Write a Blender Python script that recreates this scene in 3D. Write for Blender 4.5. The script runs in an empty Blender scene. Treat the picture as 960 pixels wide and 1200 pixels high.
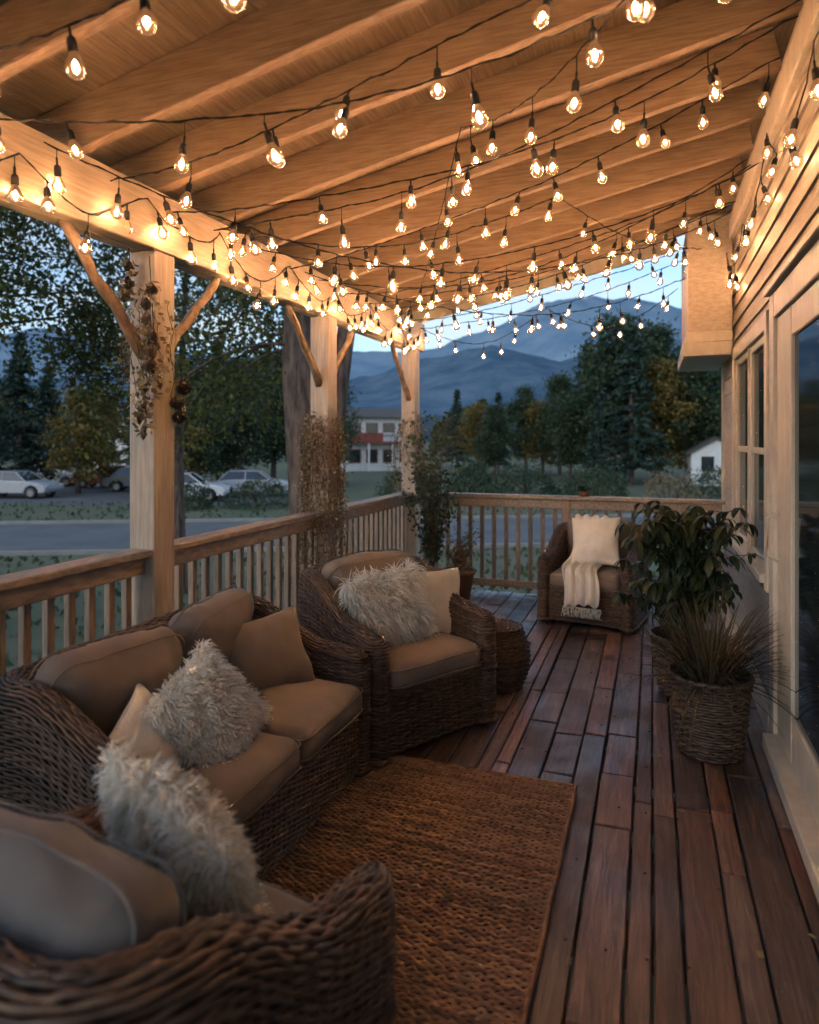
import bpy, math, random
import numpy as np
from mathutils import Vector, Matrix, noise, Euler
random.seed(5)
RS=np.random.RandomState(7)
S=bpy.context.scene
S.view_settings.view_transform='Standard'
S.view_settings.look='None'
S.view_settings.exposure=0
COL=S.collection
YAW=math.radians(19.6)
def bearing(r,d):
    # r = tangent right of the porch camera axis, d = distance along it
    return (d*(r*math.cos(YAW)-math.sin(YAW)), d*(r*math.sin(YAW)+math.cos(YAW)))

# ------------------------------------------------------------------ materials
def _base(name):
    m=bpy.data.materials.new(name); m.use_nodes=True
    nt=m.node_tree; b=nt.nodes['Principled BSDF']; return m,nt,b
def mat(name,c1,c2=None,rough=.6,scale=4,stretch=(1,1,1),island=0.0,bump=0.0,bdist=.004,detail=3,spec=.5,r2=None,lo=.35,hi=.65,fine=0.0,finescale=200,sheen=0):
    m,nt,b=_base(name); N=nt.nodes; L=nt.links
    b.inputs['Roughness'].default_value=rough
    b.inputs['Specular IOR Level'].default_value=spec
    if sheen: b.inputs['Sheen Weight'].default_value=sheen
    tc=N.new('ShaderNodeTexCoord'); mp=N.new('ShaderNodeMapping')
    mp.inputs['Scale'].default_value=stretch
    L.new(tc.outputs['Object'],mp.inputs['Vector'])
    geo=N.new('ShaderNodeNewGeometry')
    add=N.new('ShaderNodeVectorMath'); add.operation='ADD'
    ms=N.new('ShaderNodeMath'); ms.operation='MULTIPLY'; ms.inputs[1].default_value=43.0 if island else 0.0
    L.new(geo.outputs['Random Per Island'],ms.inputs[0])
    L.new(mp.outputs[0],add.inputs[0]); L.new(ms.outputs[0],add.inputs[1])
    nz=N.new('ShaderNodeTexNoise'); nz.inputs['Scale'].default_value=scale; nz.inputs['Detail'].default_value=detail
    nz.inputs['Roughness'].default_value=.6
    L.new(add.outputs[0],nz.inputs['Vector'])
    rp=N.new('ShaderNodeValToRGB'); rp.color_ramp.elements[0].position=lo; rp.color_ramp.elements[1].position=hi
    c2=c2 or tuple(x*.8 for x in c1)
    rp.color_ramp.elements[0].color=(*c1,1); rp.color_ramp.elements[1].color=(*c2,1)
    L.new(nz.outputs['Fac'],rp.inputs[0])
    out=rp.outputs[0]
    if island:
        mr=N.new('ShaderNodeMapRange'); mr.inputs['To Min'].default_value=1-island; mr.inputs['To Max'].default_value=1+island
        L.new(geo.outputs['Random Per Island'],mr.inputs[0])
        hs=N.new('ShaderNodeHueSaturation'); L.new(mr.outputs[0],hs.inputs['Value']); L.new(out,hs.inputs['Color']); out=hs.outputs[0]
    L.new(out,b.inputs['Base Color'])
    if r2 is not None:
        rr=N.new('ShaderNodeMapRange'); rr.inputs['From Min'].default_value=.3; rr.inputs['From Max'].default_value=.7
        rr.inputs['To Min'].default_value=rough; rr.inputs['To Max'].default_value=r2
        L.new(nz.outputs['Fac'],rr.inputs[0]); L.new(rr.outputs[0],b.inputs['Roughness'])
    last=None
    if bump:
        bp=N.new('ShaderNodeBump'); bp.inputs['Strength'].default_value=bump; bp.inputs['Distance'].default_value=bdist
        L.new(nz.outputs['Fac'],bp.inputs['Height']); last=bp
    if fine:
        n2=N.new('ShaderNodeTexNoise'); n2.inputs['Scale'].default_value=finescale; n2.inputs['Detail'].default_value=1; L.new(tc.outputs['Object'],n2.inputs['Vector'])
        b2=N.new('ShaderNodeBump'); b2.inputs['Strength'].default_value=fine; b2.inputs['Distance'].default_value=.002
        L.new(n2.outputs['Fac'],b2.inputs['Height'])
        if last: L.new(last.outputs[0],b2.inputs['Normal'])
        last=b2
    if last: L.new(last.outputs[0],b.inputs['Normal'])
    return m
def leafmat(name,c1,c2,trans=.35,rough=.5):
    m,nt,b=_base(name); N=nt.nodes; L=nt.links
    geo=N.new('ShaderNodeNewGeometry'); rp=N.new('ShaderNodeValToRGB')
    rp.color_ramp.elements[0].color=(*c1,1); rp.color_ramp.elements[1].color=(*c2,1)
    L.new(geo.outputs['Random Per Island'],rp.inputs[0]); L.new(rp.outputs[0],b.inputs['Base Color'])
    b.inputs['Roughness'].default_value=rough
    b.inputs['Specular IOR Level'].default_value=.3
    if trans>0:
        t=N.new('ShaderNodeBsdfTranslucent'); L.new(rp.outputs[0],t.inputs['Color'])
        mx=N.new('ShaderNodeMixShader'); mx.inputs[0].default_value=trans
        o=N['Material Output']; L.new(b.outputs[0],mx.inputs[1]); L.new(t.outputs[0],mx.inputs[2]); L.new(mx.outputs[0],o.inputs['Surface'])
    return m

woodX=mat('timber_x',(.46,.32,.21),(.32,.21,.135),rough=.55,scale=6,stretch=(1,14,14),island=.16,bump=.3,bdist=.003)
plankX=mat('plank_y',(.38,.265,.175),(.26,.175,.115),rough=.6,scale=5,stretch=(14,1,14),island=.12,bump=.2,bdist=.003)
woodY=mat('timber_y',(.52,.41,.30),(.40,.30,.21),rough=.5,scale=6,stretch=(14,1,14),island=.12,bump=.3,bdist=.003)
woodZ=mat('timber_z',(.48,.39,.31),(.32,.25,.19),rough=.55,scale=5,stretch=(12,12,1),island=.1,bump=.5,bdist=.003,lo=.3,hi=.7)
railc=mat('rail_wood',(.36,.27,.20),(.21,.15,.11),rough=.5,scale=6,stretch=(8,2,8),island=.18,bump=.4,bdist=.003)
balu=mat('baluster_wood',(.30,.22,.165),(.18,.13,.095),rough=.55,scale=6,stretch=(9,9,1),island=.25,bump=.3,bdist=.003)
trim=mat('cream_trim',(.62,.55,.46),(.53,.46,.37),rough=.45,scale=5,stretch=(3,3,1),bump=.12,bdist=.002)
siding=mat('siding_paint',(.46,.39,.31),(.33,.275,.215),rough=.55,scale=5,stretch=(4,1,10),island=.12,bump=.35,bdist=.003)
sidingb=mat('siding_low',(.25,.28,.30),(.18,.20,.215),rough=.55,scale=5,stretch=(4,1,10),island=.1,bump=.25,bdist=.003)  # darker blue-grey tone for the lower courses
logm=mat('brace_wood',(.34,.24,.15),(.17,.11,.07),rough=.7,scale=8,stretch=(6,2,2),bump=.6,bdist=.006)
wick=mat('wicker',(.145,.085,.055),(.042,.025,.017),rough=.5,scale=22,island=.4,detail=2,lo=.3,hi=.7)
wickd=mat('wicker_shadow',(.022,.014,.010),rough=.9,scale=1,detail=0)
cush=mat('cushion_fabric',(.215,.168,.130),(.165,.128,.098),rough=.85,scale=3,bump=.5,bdist=.014,fine=.35,finescale=420,sheen=.1)
cushg=mat('cushion_fabric_skylit',(.165,.148,.135),(.125,.112,.104),rough=.85,scale=3,bump=.5,bdist=.014,fine=.35,finescale=420,sheen=.1)  # grey skylight on the foreground chair's cushions painted into the fabric colour
furm=leafmat('shaggy_wool',(.90,.82,.70),(.96,.91,.83),trans=.35,rough=.8)
cream=mat('cream_linen',(.76,.68,.58),(.66,.58,.48),rough=.9,scale=5,bump=.5,bdist=.012,fine=.4,finescale=350,sheen=.2)
jute=mat('jute',(.34,.19,.107),(.14,.072,.040),rough=.85,scale=14,island=.28,detail=3,lo=.3,hi=.7)
blk=mat('black_cable',(.015,.013,.012),rough=.5,scale=1,detail=0)
glass_dark=mat('window_glass',(.018,.022,.026),(.03,.034,.038),rough=.06,scale=1,spec=.9,detail=0)
bark=mat('bark',(.19,.13,.10),(.045,.032,.025),rough=.9,scale=6,stretch=(3,3,.5),bump=1,bdist=.04)
twig=mat('twig',(.12,.08,.05),(.06,.04,.03),rough=.9,scale=1,detail=0)
leafA=leafmat('leaf_birch',(.035,.060,.020),(.15,.145,.035))
leafG=leafmat('leaf_green',(.024,.054,.034),(.085,.115,.05),trans=.3)
leafY=leafmat('leaf_yellow',(.085,.095,.03),(.32,.20,.05),trans=.3)
leafP=leafmat('needles',(.016,.040,.032),(.042,.072,.048),trans=0)
leafD=leafmat('houseplant_leaf',(.016,.030,.014),(.045,.062,.027),trans=.15,rough=.4)
leafDry=leafmat('dry_leaf',(.16,.12,.065),(.38,.30,.17))
grassP=leafmat('potted_grass_blade',(.045,.042,.026),(.13,.10,.055),trans=.2)
terr=mat('terracotta',(.20,.10,.06),(.14,.07,.045),rough=.8)
asphalt=mat('asphalt',(.12,.125,.13),(.085,.09,.095),rough=.85,scale=.6,bump=.2,bdist=.01)
concrete=mat('concrete',(.30,.29,.27),(.24,.23,.22),rough=.9,scale=2)
white=mat('white_paint',(.74,.73,.71),(.64,.63,.61),rough=.6,scale=2,detail=1)
redp=mat('red_brown_paint',(.28,.07,.04),(.2,.05,.03),rough=.6,scale=2,detail=1)
roofm=mat('roof_shingle',(.10,.09,.085),(.07,.06,.055),rough=.9,scale=8)

# weathered deck boards: grain + worn grey patches + per-board tone
def deck_material():
    m,nt,b=_base('deck_wood'); N=nt.nodes; L=nt.links
    tc=N.new('ShaderNodeTexCoord'); geo=N.new('ShaderNodeNewGeometry')
    mp=N.new('ShaderNodeMapping'); mp.inputs['Scale'].default_value=(24,1.5,20); L.new(tc.outputs['Object'],mp.inputs[0])
    ms=N.new('ShaderNodeMath'); ms.operation='MULTIPLY'; ms.inputs[1].default_value=57; L.new(geo.outputs['Random Per Island'],ms.inputs[0])
    ad=N.new('ShaderNodeVectorMath'); L.new(mp.outputs[0],ad.inputs[0]); L.new(ms.outputs[0],ad.inputs[1])
    g=N.new('ShaderNodeTexNoise'); g.inputs['Scale'].default_value=2.2; g.inputs['Detail'].default_value=5; g.inputs['Roughness'].default_value=.72; g.inputs['Distortion'].default_value=.9; L.new(ad.outputs[0],g.inputs['Vector'])
    rp=N.new('ShaderNodeValToRGB'); e=rp.color_ramp.elements; e[0].position=.32; e[0].color=(.022,.011,.008,1); e[1].position=.68; e[1].color=(.20,.114,.082,1)
    k=e.new(.5); k.color=(.092,.046,.033,1); L.new(g.outputs['Fac'],rp.inputs[0])
    p=N.new('ShaderNodeTexNoise'); p.inputs['Scale'].default_value=2.3; p.inputs['Detail'].default_value=5; p.inputs['Roughness'].default_value=.65; L.new(tc.outputs['Object'],p.inputs['Vector'])
    pr=N.new('ShaderNodeMapRange'); pr.inputs['From Min'].default_value=.44; pr.inputs['From Max'].default_value=.64; L.new(p.outputs['Fac'],pr.inputs[0])
    mx=N.new('ShaderNodeMix'); mx.data_type='RGBA'; mx.inputs[7].default_value=(.150,.112,.096,1)
    m2=N.new('ShaderNodeMath'); m2.operation='MULTIPLY'; m2.inputs[1].default_value=.5; L.new(pr.outputs[0],m2.inputs[0]); L.new(m2.outputs[0],mx.inputs[0]); L.new(rp.outputs[0],mx.inputs[6])
    mr=N.new('ShaderNodeMapRange'); mr.inputs['To Min'].default_value=.45; mr.inputs['To Max'].default_value=1.5; L.new(geo.outputs['Random Per Island'],mr.inputs[0])
    fr=N.new('ShaderNodeMath'); fr.operation='MULTIPLY'; fr.inputs[1].default_value=7.3; L.new(geo.outputs['Random Per Island'],fr.inputs[0])
    fr2=N.new('ShaderNodeMath'); fr2.operation='FRACT'; L.new(fr.outputs[0],fr2.inputs[0])
    sr=N.new('ShaderNodeMapRange'); sr.inputs['To Min'].default_value=.7; sr.inputs['To Max'].default_value=1.25; L.new(fr2.outputs[0],sr.inputs[0])
    hs=N.new('ShaderNodeHueSaturation'); L.new(mr.outputs[0],hs.inputs['Value']); L.new(sr.outputs[0],hs.inputs['Saturation']); L.new(mx.outputs[2],hs.inputs['Color']); L.new(hs.outputs[0],b.inputs['Base Color'])
    rr=N.new('ShaderNodeMapRange'); rr.inputs['From Min'].default_value=.4; rr.inputs['From Max'].default_value=.6; rr.inputs['To Min'].default_value=.28; rr.inputs['To Max'].default_value=.6; L.new(p.outputs['Fac'],rr.inputs[0]); L.new(rr.outputs[0],b.inputs['Roughness'])
    bp=N.new('ShaderNodeBump'); bp.inputs['Strength'].default_value=.8; bp.inputs['Distance'].default_value=.005; L.new(g.outputs['Fac'],bp.inputs['Height']); L.new(bp.outputs[0],b.inputs['Normal'])
    return m
deckm=deck_material()

# ------------------------------------------------------------------ mesh tools
class MB:
    def __init__(s): s.v=[]; s.f=[]; s.n=0
    def add(s,v,f):
        v=np.asarray(v,float).reshape(-1,3)
        if isinstance(f,np.ndarray): s.f.extend((f+s.n).tolist())
        else: s.f.extend([[int(i)+s.n for i in q] for q in f])
        s.v.append(v); s.n+=len(v)
    def box(s,x0,x1,y0,y1,z0,z1,M=None):
        v=np.array([[x,y,z] for z in(z0,z1) for x,y in((x0,y0),(x1,y0),(x1,y1),(x0,y1))],float)
        if M is not None: v=np.array([list(M@Vector(p)) for p in v])
        s.add(v,[[3,2,1,0],[4,5,6,7],[0,1,5,4],[1,2,6,5],[2,3,7,6],[3,0,4,7]])
    def tube(s,P,R,k=6,cap=True):
        P=np.asarray(P,float); n=len(P); R=np.broadcast_to(np.asarray(R,float),(n,))
        T=np.gradient(P,axis=0); T/=np.linalg.norm(T,axis=1)[:,None]+1e-9
        ref=np.array([0,0,1.]) if abs(T[0,2])<.8 else np.array([1.,0,0])
        A=np.cross(T,ref); A/=np.linalg.norm(A,axis=1)[:,None]+1e-9; B=np.cross(T,A)
        an=np.arange(k)*2*math.pi/k
        V=P[:,None]+R[:,None,None]*(A[:,None]*np.cos(an)[None,:,None]+B[:,None]*np.sin(an)[None,:,None])
        i=np.arange(n-1)[:,None]*k; j=np.arange(k)[None]; j2=(j+1)%k
        F=np.stack([i+j,i+j2,i+k+j2,i+k+j],-1).reshape(-1,4)
        base=s.n; s.add(V,F)
        if cap:
            s.f.append([base+x for x in range(k)][::-1]) ; s.f.append([base+(n-1)*k+x for x in range(k)])
    def rev(s,prof,c=(0,0,0),k=12,M=None):
        an=np.arange(k)*2*math.pi/k
        V=np.array([[r*math.cos(a),r*math.sin(a),z] for r,z in prof for a in an])
        if M is not None: V=np.array([list(M@Vector(p)) for p in V])
        V=V+np.array(c); n=len(prof)
        i=np.arange(n-1)[:,None]*k; j=np.arange(k)[None]; j2=(j+1)%k
        s.add(V,np.stack([i+j,i+j2,i+k+j2,i+k+j],-1).reshape(-1,4))
    def leaves(s,C,size,flat=0,asp=.6,rs=RS):
        n=len(C); C=np.asarray(C)
        a=rs.normal(size=(n,3)); a[:,2]*=(1-flat); a/=np.linalg.norm(a,axis=1)[:,None]
        b=rs.normal(size=(n,3)); b-=a*(a*b).sum(1)[:,None]; b/=np.linalg.norm(b,axis=1)[:,None]
        z=size*(.6+.8*rs.rand(n))[:,None]
        V=np.stack([C-a*z*.5,C+b*z*asp*.5,C+a*z*.5,C-b*z*asp*.5],1)
        s.add(V,np.arange(n*4).reshape(n,4))
    def blade(s,p,d,L,w,droop,n=5,fold=.25):
        p=np.array(p,float); d=np.array(d,float); d/=np.linalg.norm(d); V=[]
        side=np.cross(d,[0,0,1]); side/=np.linalg.norm(side)+1e-9
        q=p.copy(); dd=d.copy()
        for i in range(n+1):
            t=i/n; ww=w*math.sin(math.pi*min(1,.08+t*.92))**.7 if i<n else w*.03
            up=np.cross(side,dd)
            V+= [q-side*ww+up*ww*fold,q.copy(),q+side*ww+up*ww*fold]
            dd=dd+np.array([0,0,-droop/n]); dd/=np.linalg.norm(dd); q=q+dd*L/n
        F=[]
        for i in range(n):
            a=i*3; F+=[[a,a+1,a+4,a+3],[a+1,a+2,a+5,a+4]]
        s.add(V,F)
    def obj(s,name,m,parent=None,smooth=False,bevel=0,seg=1):
        me=bpy.data.meshes.new(name); me.from_pydata(np.concatenate(s.v).tolist(),[],s.f); me.update()
        ms=m if isinstance(m,list) else [m]
        for x in ms: me.materials.append(x)
        if smooth: me.polygons.foreach_set('use_smooth',[True]*len(me.polygons))
        return link(name,me,parent,bevel,seg)
def link(name,me,parent=None,bevel=0,seg=1):
    o=bpy.data.objects.new(name,me); COL.objects.link(o)
    if parent: o.parent=parent
    if bevel:
        b=o.modifiers.new('bevel','BEVEL'); b.width=bevel; b.segments=seg; b.limit_method='ANGLE'
    return o
def empty(name,loc=(0,0,0),rz=0):
    e=bpy.data.objects.new(name,None); e.empty_display_size=.2; COL.objects.link(e); e.location=loc; e.rotation_euler=(0,0,rz); return e

def sweep(P,Nn,a,b,closed):
    T=np.roll(P,-1,1)-np.roll(P,1,1)
    if not closed: T[:,0]=P[:,1]-P[:,0]; T[:,-1]=P[:,-1]-P[:,-2]
    T/=np.linalg.norm(T,axis=2)[...,None]+1e-9
    B=np.cross(T,Nn); B/=np.linalg.norm(B,axis=2)[...,None]+1e-9
    V=np.stack([P+Nn*b,P+B*a,P-Nn*b,P-B*a],2)
    r,M=P.shape[:2]; mm=M if closed else M-1
    i=np.arange(r)[:,None,None]*M*4; j=np.arange(mm)[None,:,None]; k=np.arange(4)[None,None]
    j2=(j+1)%M; k2=(k+1)%4
    F=np.stack([i+j*4+k,i+j*4+k2,i+j2*4+k2,i+j2*4+k],-1).reshape(-1,4)
    return V.reshape(-1,3),F

# ------------------------------------------------------------------ wicker furniture
D0=.052
def smooth(t): t=np.clip(t,0,1); return t*t*(3-2*t)
def wicker_meshes(W,D,harm=.60,hback=.78,tag='',r=.17):
    hw=W/2-D0; xf=D/2-D0; xb=-D/2+D0; ds=.018
    pts=[]
    def seg(p,q):
        n=max(2,int(math.dist(p,q)/ds)); 
        for i in range(n): pts.append((p[0]+(q[0]-p[0])*i/n,p[1]+(q[1]-p[1])*i/n))
    seg((xf,-hw),(xb+r,-hw))
    for i in range(13):
        a=-math.pi/2-i/13*math.pi/2; pts.append((xb+r+r*math.cos(a),-hw+r+r*math.sin(a)))
    seg((xb,-hw+r),(xb,hw-r))
    for i in range(13):
        a=math.pi-i/13*math.pi/2; pts.append((xb+r+r*math.cos(a),hw-r+r*math.sin(a)))
    seg((xb+r,hw),(xf,hw)); pts.append((xf,hw))
    C=np.array(pts); T=np.gradient(C,axis=0); T/=np.linalg.norm(T,axis=1)[:,None]
    n=np.stack([T[:,1],-T[:,0]],1)
    if (n[len(n)//2]@np.array([-1,0]))<0: n=-n
    cc=[];dd=[]
    cc+=list(C); dd+=list(n)
    for i in range(1,8):
        a=i/8*math.pi; cc.append(C[-1]); dd.append(n[-1]*math.cos(a)+T[-1]*math.sin(a))
    cc+=list(C[::-1]); dd+=list(-n[::-1])
    for i in range(1,8):
        a=i/8*math.pi; cc.append(C[0]); dd.append(-n[0]*math.cos(a)-T[0]*math.sin(a))
    cc=np.array(cc); dd=np.array(dd)
    while len(cc)%4: cc=cc[:-1]; dd=dd[:-1]
    M=len(cc)
    H=harm+(hback-harm)*smooth((.20-cc[:,0])/.42) - .03*smooth((cc[:,0]-.15)/.25)
    i=np.arange(M)
    rows=[];nr=[]
    K=58; z0=.035
    for k in range(K):
        off=.0040*np.cos(math.pi*i/2+math.pi*k)
        z=z0+(H-D0-z0)*k/K
        p=np.stack([cc[:,0]+dd[:,0]*(D0+off),cc[:,1]+dd[:,1]*(D0+off),z+.002*np.sin(i*.11+k*.7)],1)
        rows.append(p); nr.append(np.stack([dd[:,0],dd[:,1],0*i],1))
    for k,a in enumerate(np.radians([3,18,33,48,63,78,88])):
        off=.0040*np.cos(math.pi*i/2+math.pi*(k+K)); rr=D0+off
        p=np.stack([cc[:,0]+dd[:,0]*rr*math.cos(a),cc[:,1]+dd[:,1]*rr*math.cos(a),H-D0+rr*math.sin(a)],1)
        rows.append(p); nr.append(np.stack([dd[:,0]*math.cos(a),dd[:,1]*math.cos(a),0*i+math.sin(a)],1))
    P=np.array(rows); Nn=np.array(nr)
    P+=RS.normal(0,.0011,P.shape)
    mb=MB(); v,f=sweep(P,Nn,.0068,.0042,True); mb.add(v,f)
    for z,rad in((.035,.014),(.30,.010)):
        p=np.stack([cc[:,0]+dd[:,0]*(D0+.006),cc[:,1]+dd[:,1]*(D0+.006),z+0*i],1)
        p[:,2]+=.004*np.cos(i*1.3)
        v,f=sweep(p[None],np.stack([dd[:,0],dd[:,1],0*i],1)[None],rad,rad*.8,True); mb.add(v,f)
    y0=-(hw-D0+.004); y1=-y0; m2=int((y1-y0)/.018); yy=np.linspace(y0,y1,m2); ii=np.arange(m2)
    rows=[]
    for k in range(30):
        rows.append(np.stack([xf+.02+.004*np.cos(math.pi*ii/2+math.pi*k),yy,.04+.0097*k+.002*np.sin(ii*.13+k)],1))
    P=np.array(rows); P+=RS.normal(0,.001,P.shape); Nn=np.zeros_like(P); Nn[...,0]=1
    v,f=sweep(P,Nn,.0066,.0042,False); mb.add(v,f)
    weave=mb
    ub=MB(); d=D0-.005
    V=[]
    V.append(np.stack([cc[:,0]+dd[:,0]*d,cc[:,1]+dd[:,1]*d,0*i+.03],1))
    V.append(np.stack([cc[:,0]+dd[:,0]*d,cc[:,1]+dd[:,1]*d,H-D0],1))
    for a in np.radians([30,60,89]):
        V.append(np.stack([cc[:,0]+dd[:,0]*d*math.cos(a),cc[:,1]+dd[:,1]*d*math.cos(a),H-D0+d*math.sin(a)],1))
    V=np.array(V); F=[]
    for a in range(4):
        for b in range(M): F.append([a*M+b,a*M+(b+1)%M,(a+1)*M+(b+1)%M,(a+1)*M+b])
    ub.add(V,F)  # dark sheet inside the weave; shade of its gaps put into colour
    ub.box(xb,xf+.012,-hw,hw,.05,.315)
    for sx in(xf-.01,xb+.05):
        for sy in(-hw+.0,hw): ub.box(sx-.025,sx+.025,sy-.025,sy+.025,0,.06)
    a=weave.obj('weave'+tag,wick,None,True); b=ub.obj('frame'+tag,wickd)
    ma,mb_=a.data,b.data
    bpy.data.objects.remove(a); bpy.data.objects.remove(b)
    return ma,mb_

def cushion_mesh(name,sx,sy,sz,r=.05,puff=.02,m=cush,seed=0,n=34,wr=.006):
    hx,hy,hz=sx/2,sy/2,sz/2; r=min(r,hz*.95)
    mb=MB()
    def face(ax,sg,na,nb):
        la=np.sin(np.linspace(-1,1,na)*math.pi/2); lb=np.sin(np.linspace(-1,1,nb)*math.pi/2)
        A,B=np.meshgrid(la,lb,indexing='ij'); P=np.zeros((na,nb,3)); o=[x for x in range(3) if x!=ax]
        P[...,ax]=sg; P[...,o[0]]=A; P[...,o[1]]=B
        idx=np.arange(na*nb).reshape(na,nb)
        F=np.stack([idx[:-1,:-1],idx[1:,:-1],idx[1:,1:],idx[:-1,1:]],-1).reshape(-1,4)
        h=np.array([hx,hy,hz]); X=P.reshape(-1,3)*h; q=np.clip(X,-(h-r),(h-r)); dv=X-q
        dv/=np.linalg.norm(dv,axis=1)[:,None]+1e-9; X=q+dv*r
        u=X[:,0]/hx; v=X[:,1]/hy; w=X[:,2]/hz
        X[:,2]+=np.sign(w)*np.abs(w)**.6*puff*(1-u**2)*(1-v**2)*2
        X[:,0]+=u*puff*.5*(1-v**2)*(1-w**2); X[:,1]+=v*puff*.5*(1-u**2)*(1-w**2)
        for i in range(len(X)):
            nv=noise.noise_vector(Vector(X[i]*7)+Vector((seed*9,0,0))); n2=noise.noise_vector(Vector(X[i]*17)+Vector((seed*9,3,0)))
            X[i]+=np.array(nv)*wr+np.array(n2)*wr*.3
        mb.add(X,F)
    for ax in range(3):
        for sg in(-1,1): face(ax,sg,n,n if ax==2 else 10)
    o=mb.obj(name,m,None,True)
    me=o.data
    import bmesh
    bm=bmesh.new(); bm.from_mesh(me); bmesh.ops.remove_doubles(bm,verts=bm.verts,dist=.0008); bmesh.ops.recalc_face_normals(bm,faces=bm.faces)
    bm.to_mesh(me); bm.free()
    pb=MB()
    for zz in(hz*.62,-hz*.62):
        P=[]; rc=r*.9
        for cx,cy,a0 in((hx-rc,hy-rc,0),(-hx+rc,hy-rc,90),(-hx+rc,-hy+rc,180),(hx-rc,-hy+rc,270)):
            for k in range(7):
                a=math.radians(a0+k*15); P.append((cx+rc*math.cos(a)*1.0,cy+rc*math.sin(a)*1.0,zz))
        P.append(P[0]); P2=[]
        for p,q in zip(P[:-1],P[1:]):
            mn=max(1,int(math.dist(p,q)/.03))
            for k in range(mn): P2.append([p[c]+(q[c]-p[c])*k/mn for c in range(3)])
        P2.append(list(P2[0]))
        for p in P2:
            u=p[0]/hx; v=p[1]/hy
            p[0]+=u*puff*.5*(1-v*v)*.7; p[1]+=v*puff*.5*(1-u*u)*.7
            nv=noise.noise_vector(Vector(p)*7+Vector((seed*9,0,0)))
            for c in range(3): p[c]+=nv[c]*wr
        pb.tube(P2,.0034,6,False)
    po=pb.obj(name+'_piping',m,None,True); return o,po

def pillow_mesh(name,s,T,m,seed=0,n=32,wr=.012,asp=1.0):
    mb=MB(); lin=np.sin(np.linspace(-1,1,n)*math.pi/2)
    U,V=np.meshgrid(lin,lin,indexing='ij')
    X=s*U*(1-.09*(1-V**2))*asp; Y=s*V*(1-.09*(1-U**2)); Z=T*(np.clip((1-U**2)*(1-V**2),0,1))**.42
    idx=np.arange(n*n).reshape(n,n); F=np.stack([idx[:-1,:-1],idx[1:,:-1],idx[1:,1:],idx[:-1,1:]],-1).reshape(-1,4)
    for sg in(1,-1):
        P=np.stack([X,Y,Z*sg],-1).reshape(-1,3)
        for i in range(len(P)):
            nv=noise.noise_vector(Vector(P[i])*6+Vector((seed*5,0,0))); n2=noise.noise_vector(Vector(P[i])*16+Vector((seed*5,0,0)))
            fz=min(1,abs(P[i,2])/T*3)
            P[i]+=np.array(nv)*wr*(.4+fz)+np.array(n2)*wr*.35*fz
        mb.add(P,F if sg>0 else F[:,::-1])
    o=mb.obj(name,m,None,True); return o
def fur_on(name,o,n,L,w=.0022,seed=1,curl=.5,clump=1.3):
    me=o.data; rs=np.random.RandomState(seed)
    P=np.array([v.co[:] for v in me.vertices])
    fs=[p for p in me.polygons]; ar=np.array([p.area for p in fs]); ar/=ar.sum()
    pick=rs.choice(len(fs),n,p=ar); mb=MB()
    cen=np.zeros((n,3)); nor=np.zeros((n,3))
    for k,i in enumerate(pick):
        vs=fs[i].vertices; wt=rs.dirichlet([1]*len(vs)); cen[k]=(P[list(vs)]*wt[:,None]).sum(0); nor[k]=fs[i].normal
    cl=np.array([list(noise.noise_vector(Vector(c)*26)) for c in cen])
    d=nor*.7+cl*clump+rs.normal(0,.22,(n,3))
    d/=np.linalg.norm(d,axis=1)[:,None]
    seg=6; q=cen.copy(); pts=[q.copy()]; Ls=L*(.5+.8*rs.rand(n))[:,None]
    ph=(np.floor(rs.rand(n,1)*3)+cl[:,:1]*8)
    g=np.array([0,-1.0,0])
    for s_ in range(seg):
        d=d+g*.20+np.concatenate([np.sin(ph+s_*2.1),np.cos(ph+s_*1.9),np.sin(ph*2+s_*1.5)],1)*curl*.5
        d/=np.linalg.norm(d,axis=1)[:,None]; q=q+d*Ls/seg; pts.append(q.copy())
    pts=np.array(pts).transpose(1,0,2); side=np.cross(d,rs.normal(size=(n,3))); side/=np.linalg.norm(side,axis=1)[:,None]
    wd=w*np.array([1,1,.95,.9,.8,.6,.2])
    A=pts+side[:,None]*wd[None,:,None]; B=pts-side[:,None]*wd[None,:,None]
    VV=np.stack([A,B],2).reshape(-1,3)
    base=np.arange(n)[:,None]*(2*(seg+1)); j=np.arange(seg)[None]*2
    F=np.stack([base+j,base+j+1,base+j+3,base+j+2],-1).reshape(-1,4)
    mb.add(VV,F); return mb.obj(name,furm,None,True)
def place(o,loc,nrm,roll=0,parent=None,tilt_up=(0,0,1)):
    z=Vector(nrm).normalized(); y=Vector(tilt_up)-z*Vector(tilt_up).dot(z); y.normalize(); x=y.cross(z)
    M=Matrix((x,y,z)).transposed().to_4x4(); M=Matrix.Translation(loc)@M@Matrix.Rotation(math.radians(roll),4,'Z')
    o.matrix_world=M
    if parent: o.parent=parent; o.matrix_parent_inverse=Matrix.Identity(4)

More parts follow.
